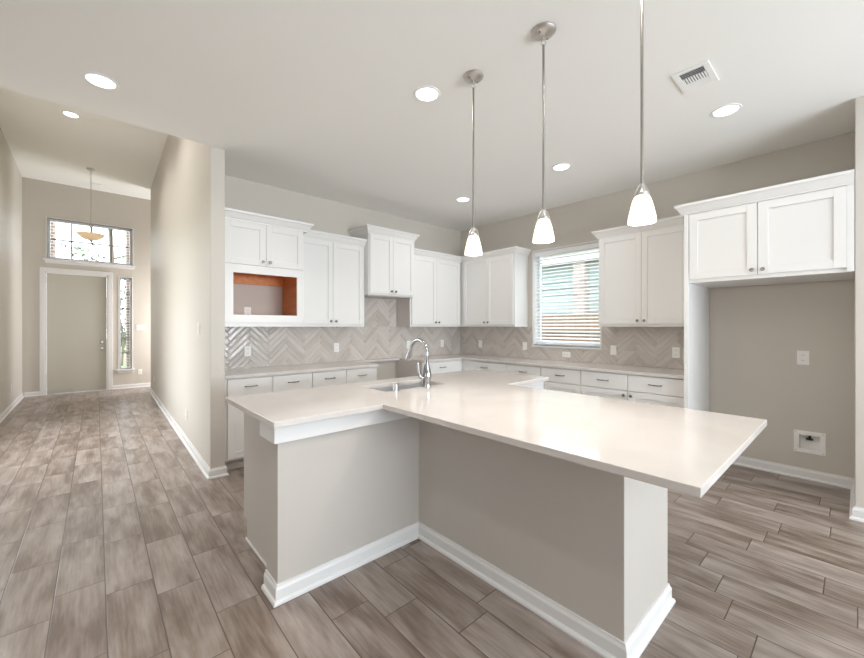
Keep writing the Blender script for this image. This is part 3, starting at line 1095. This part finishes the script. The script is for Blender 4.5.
# ------------------------------------------------------------------ ceiling registers
def register(label, x0, x1, y0, y1, z):
    v = thing('ceiling_vent', label, 'vent', ((x0 + x1) / 2, (y0 + y1) / 2, z))
    m_ = .034
    b = MB()
    b.box(x0, x0 + m_, y0, y1, z - .008, z); b.box(x1 - m_, x1, y0, y1, z - .008, z)
    b.box(x0 + m_, x1 - m_, y0, y0 + m_, z - .008, z); b.box(x0 + m_, x1 - m_, y1 - m_, y1, z - .008, z)
    b.build('frame', 'plastic', v, bevel=.002)
    MB().box(x0 + m_, x1 - m_, y0 + m_, y1 - m_, z - .0015, z - .0005).build('duct_opening', 'grey_duct', v)
    b = MB()
    xa, xb = x0 + m_, x1 - m_
    ya, yb = y0 + m_, y1 - m_
    h = (xb - xa) / 3
    for i in range(4):                                       # slanted blades of the two outer banks
        for (s, base) in ((1, xa), (-1, xb - h)):
            x = base + h * (i + .5) / 4
            b.prism([(x - .0012, ya), (x + .0012, ya), (x + .0012, yb), (x - .0012, yb)], z - .008, z - .002)
            for v_ in list(b.bm.verts)[-8:]:                       # lean the blade
                v_.co.x += s * (.006 if v_.co.z > z - .005 else -.006)
    n = 9
    for i in range(n):
        y = ya + (yb - ya) * (i + .5) / n
        b.box(xa + h, xb - h, y - .0042, y + .0042, z - .0075, z - .003)
    b.build('louvers', 'plastic', v)
    return v


register('white ceiling air vent beside the nearest pendant', 2.808, 3.098, .607, .807, CZ)
register('small white ceiling air vent above the front door', -.03, .22, 10.33, 10.47, HZ)

# ------------------------------------------------------------------ foyer pendant
FPX, FPY = .042, 9.455
p = thing('foyer_pendant', 'amber glass bowl pendant hanging before the transom window', 'light', (FPX, FPY, HZ))
MB().lathe([(0, -.03), (.02, -.03), (.05, -.02), (.068, -.006), (.068, 0), (0, 0)], (FPX, FPY, HZ), seg=28).build('canopy', 'nickel', p, smooth=True)
MB().tube([(FPX, FPY, HZ - .028), (FPX, FPY, 3.22)], .0055, 10).build('rod', 'nickel', p, smooth=True)
MB().lathe([(0, .05), (.02, .05), (.03, .03), (.022, .0), (.012, -.02), (.012, -.20), (0, -.20)], (FPX, FPY, 3.21), seg=20).build('hub', 'nickel', p, smooth=True)
MB().lathe([(.03, .0), (.08, .008), (.135, .036), (.178, .076), (.198, .104), (.203, .107), (.200, .097), (.166, .056), (.125, .024), (.08, 0), (.02, -.006)], (FPX, FPY, 2.972), seg=40).build('bowl', 'amber', p, smooth=True)
MB().lathe([(0, -.045), (.010, -.04), (.014, -.03), (.010, -.02), (.03, -.008), (.034, 0), (0, 0)], (FPX, FPY, 2.969), seg=18).build('finial', 'nickel', p, smooth=True)


# ------------------------------------------------------------------ outlets and switches
def plate(name, label, o, axis, horiz=False, kind='outlet', w=.072, h=.116, cat=None, group=None):
    """o: centre on the wall; axis: outward unit vector (x, y)."""
    o = Vector(o)
    n = Vector((axis[0], axis[1], 0))
    t = Vector((-axis[1], axis[0], 0))
    if horiz:
        w, h = h, w
    c = thing(name, label, cat or ('switch' if kind == 'switch' else 'outlet'), o, group)

    def pb(m, a0, a1, z0, z1, d0, d1):
        p_, q_ = o + t * a0 + n * d0, o + t * a1 + n * d1
        m.box(p_.x, q_.x, p_.y, q_.y, o.z + z0, o.z + z1)
    m = MB()
    pb(m, -w / 2, w / 2, -h / 2, h / 2, 0, .006)
    m.build('cover_plate', 'plastic', c, bevel=.002)
    if kind == 'outlet':
        for s in (-1, 1):
            m = MB()
            if horiz:
                pb(m, s * .024 - .015, s * .024 + .015, -.0165, .0165, .006, .008)
            else:
                pb(m, -.0165, .0165, s * .024 - .015, s * .024 + .015, .006, .008)
            r_ = m.build('receptacle', 'plastic', c, bevel=.001)
            m = MB()
            for q in (-1, 1):
                if horiz:
                    pb(m, s * .024 - .005, s * .024 + .005, q * .0065 - .0013, q * .0065 + .0013, .0078, .0084)
                else:
                    pb(m, q * .0065 - .0013, q * .0065 + .0013, s * .024 - .005, s * .024 + .005, .0078, .0084)
            m.build('slots', 'dark', r_)
    else:
        k = max(1, round((w - .02) / .05))
        for i in range(k):
            a = (i - (k - 1) / 2) * .046
            m = MB()
            pb(m, a - .0165, a + .0165, -.033, .033, .006, .010)
            m.build('rocker', 'plastic', c, bevel=.0015)
    return c


gB, gR = 'backsplash outlets', 'backsplash outlets'
nb = .012
for x, lab in ((1.321, 'white outlet on tile below the microwave niche'), (2.403, 'white outlet on tile left of the range gap'),
               (3.60, 'white outlet on tile behind the faucet neck'), (4.30, 'white outlet on back wall tile nearest the corner')):
    plate('wall_outlet', lab, (x, YB - nb, 1.10), (0, -1), group=gB)
plate('wall_outlet', 'white outlet on window wall tile nearest the corner', (XR - nb, 4.09, 1.09), (-1, 0), group=gR)
plate('light_switch', 'white switch plate on tile just left of the window', (XR - nb, 3.24, 1.087), (-1, 0), kind='switch', group=gR)
plate('wall_outlet', 'horizontal white outlet on tile below the window', (XR - nb, 2.59, 1.0), (-1, 0), horiz=True, group=gR)
plate('light_switch', 'white switch plate on tile just right of the window', (XR - nb, 1.975, 1.087), (-1, 0), kind='switch', group=gR)
plate('wall_outlet', 'white outlet on tile beside the refrigerator panel', (XR - nb, 1.312, 1.09), (-1, 0), group=gR)
plate('wall_outlet', 'white outlet inside the microwave niche', (1.322, YB, 1.53), (0, -1))
plate('wall_outlet', 'white outlet on the wall of the refrigerator alcove', (4.80, .325, 1.09), (-1, 0), w=.08, h=.125)
hx = lambda y: .82 + (y - 3.9) * (.165 / 6.1)
plate('light_switch', 'white switch plate on the hall wall near the kitchen', (hx(4.43) - .002, 4.43, 1.35), (-1, 0), kind='switch')
plate('wall_outlet', 'low white outlet on the hall wall near its kitchen end', (hx(5.23) - .002, 5.23, .345), (-1, 0))
plate('wall_outlet', 'low white outlet at the far end of the hall wall', (hx(9.2) - .002, 9.2, .36), (-1, 0))
plate('light_switch', 'wide white switch plate right of the sidelight window', (.894, YF, 1.352), (0, -1), kind='switch', w=.165, h=.116)
plate('wall_outlet', 'white outlet low on the wall right of the sidelight window', (.876, YF, .35), (0, -1))
plate('wall_outlet', 'low white outlet on the left hall wall', (XL, 9.4, .352), (1, 0))

# ice maker water box in the alcove
wb = thing('water_box', 'white recessed ice maker supply box low in the refrigerator alcove', 'water box', (4.80, .283, .335))
b = MB()
by0, by1, bz0, bz1 = .182, .386, .238, .432
iy0, iy1, iz0, iz1 = .214, .354, .268, .398
b.box(4.792, 4.80, by0, iy0, bz0, bz1); b.box(4.792, 4.80, iy1, by1, bz0, bz1)
b.box(4.792, 4.80, iy0, iy1, bz0, iz0); b.box(4.792, 4.80, iy0, iy1, iz1, bz1)
b.build('flange', 'plastic', wb, bevel=.0015)
# the box itself, sunk into the wall's thickness (walls of the box stand proud of a shallow back)
b = MB()
t = .003
b.box(4.868, 4.872, iy0, iy1, iz0, iz1)
b.box(4.795, 4.868, iy0, iy0 + t, iz0, iz1); b.box(4.795, 4.868, iy1 - t, iy1, iz0, iz1)
b.box(4.795, 4.868, iy0 + t, iy1 - t, iz0, iz0 + t); b.box(4.795, 4.868, iy0 + t, iy1 - t, iz1 - t, iz1)
b.build('inner_box', 'plastic', wb)
MB().tube([(4.835, .285, .394), (4.835, .285, .362)], .009, 10).box(4.815, 4.845, .262, .308, .350, .364).build('valve', 'black', wb, smooth=False)
for (y, z) in ((.196, .25), (.196, .42), (.372, .25), (.372, .42)):
    MB().lathe([(0, .003), (.004, .002), (.005, 0)], (4.792, y, z), (-1, 0, 0), 10).build('screw', 'nickel', wb, smooth=True)

# ------------------------------------------------------------------ outside
struct(MB().box(-30, 40, -20, 60, -.22, -.10), 'ground', 'ground', 'lawn outside the house', 'ground')


def fence():
    f_ = thing('wood_fence', 'cedar board fence outside the kitchen window', 'fence', (6.6, 4.0, -.1))
    b = MB()
    y = -.5
    while y < 9.5:
        b.box(6.60, 6.62, y, y + .138, -.1, 1.60 + .02 * math.sin(y * 7))
        y += .145
    b.build('boards', 'fence', f_)
    MB().box(6.56, 6.60, -.5, 9.5, .3, .39).box(6.56, 6.60, -.5, 9.5, 1.25, 1.34).build('rails', 'fence', f_)


fence()
nh = thing('neighbor_house', 'pale green sided house with brick column beyond the fence', 'house', (9.0, 6.0, -.1))
b = MB()
for i in range(20):
    z = -.1 + i * .15
    b.bm.faces.new([b.bm.verts.new(q) for q in ((8.60, -3, z), (8.60, 14, z), (8.63, 14, z + .15), (8.63, -3, z + .15))])
b.box(8.64, 12, -3, 14, -.1, 2.9)
b.build('siding_wall', 'siding', nh)
MB().box(8.30, 12, -3, 14, 2.88, 3.10).build('eave', 'trim', nh)
MB().prism([(8.2, -3.2), (12.2, -3.2), (12.2, 14.2), (8.2, 14.2)], 3.10, 3.25).build('roof', 'roof', nh)
MB().box(8.40, 8.64, 4.15, 4.42, -.1, 2.85).build('brick_column', 'brick_pale', nh)
for (x0, x1, lab) in ((-1.15, -.60, 'red brick porch pier left outside the transom window'), (.775, 1.3, 'red brick porch pier right outside the entry windows')):
    tag(MB().box(x0, x1, 13.0, 13.5, -.1, 5.4).build('brick_pier', 'brick', bevel=.006), lab, 'pier', 'porch piers')


def tree(name, label, x, y, h, nl, spread, seed, z0=.45, lr=.16, trunk=.13):
    rd = random.Random(seed)
    t_ = thing(name, label, 'tree' if trunk > .05 else 'shrub', (x, y, -.1))
    b = MB()
    b.tube([(x, y, -.1), (x + .05, y, h * .35), (x - .06, y + .05, h * .7), (x, y, h)], [trunk, trunk * .8, trunk * .5, trunk * .15], 10)
    ends = []
    for i in range(11):
        z = h * rd.uniform(z0, .95)
        a = rd.uniform(0, 6.28)
        L_ = spread * rd.uniform(.5, 1)
        p0 = Vector((x, y, z))
        p1 = p0 + Vector((math.cos(a) * L_ * .5, math.sin(a) * L_ * .5, L_ * .22))
        p2 = p0 + Vector((math.cos(a) * L_, math.sin(a) * L_, L_ * .5))
        b.tube([p0, p1, p2], [trunk * .35, trunk * .2, trunk * .06], 7)
        ends += [p1, p2, (p1 + p2) / 2]
    b.build('trunk', 'bark', t_, smooth=True)
    lf = bmesh.new()
    for i in range(nl):
        c_ = ends[i % len(ends)] + Vector((rd.gauss(0, .3 * spread * .5), rd.gauss(0, .3 * spread * .5), rd.gauss(0, .2 * spread * .5)))
        q1 = Vector((rd.uniform(-1, 1), rd.uniform(-1, 1), rd.uniform(-1, 1))).normalized()
        q2 = q1.cross(Vector((rd.uniform(-1, 1), rd.uniform(-1, 1), rd.uniform(-1, 1)))).normalized()
        s_ = lr * rd.uniform(.5, 1)
        vs = [lf.verts.new(c_ + q1 * s_), lf.verts.new(c_ + q2 * s_ * .45), lf.verts.new(c_ - q1 * s_), lf.verts.new(c_ - q2 * s_ * .45)]
        lf.faces.new(vs)
    off = wloc(t_)
    bmesh.ops.translate(lf, verts=lf.verts, vec=-off)
    me = bpy.data.meshes.new('foliage')
    lf.to_mesh(me)
    lf.free()
    me.materials.append(M['leaf'])
    o = bpy.data.objects.new('foliage', me)
    COL.objects.link(o)
    o.parent = t_


tree('front_tree', 'thin leafed tree outside the transom window', .75, 21.0, 8.5, 330, 1.9, 3, z0=.3, lr=.13)
tree('garden_shrub', 'green shrub outside the sidelight window', .95, 18.5, 2.6, 1500, 1.0, 9, z0=.1, lr=.12, trunk=.04)
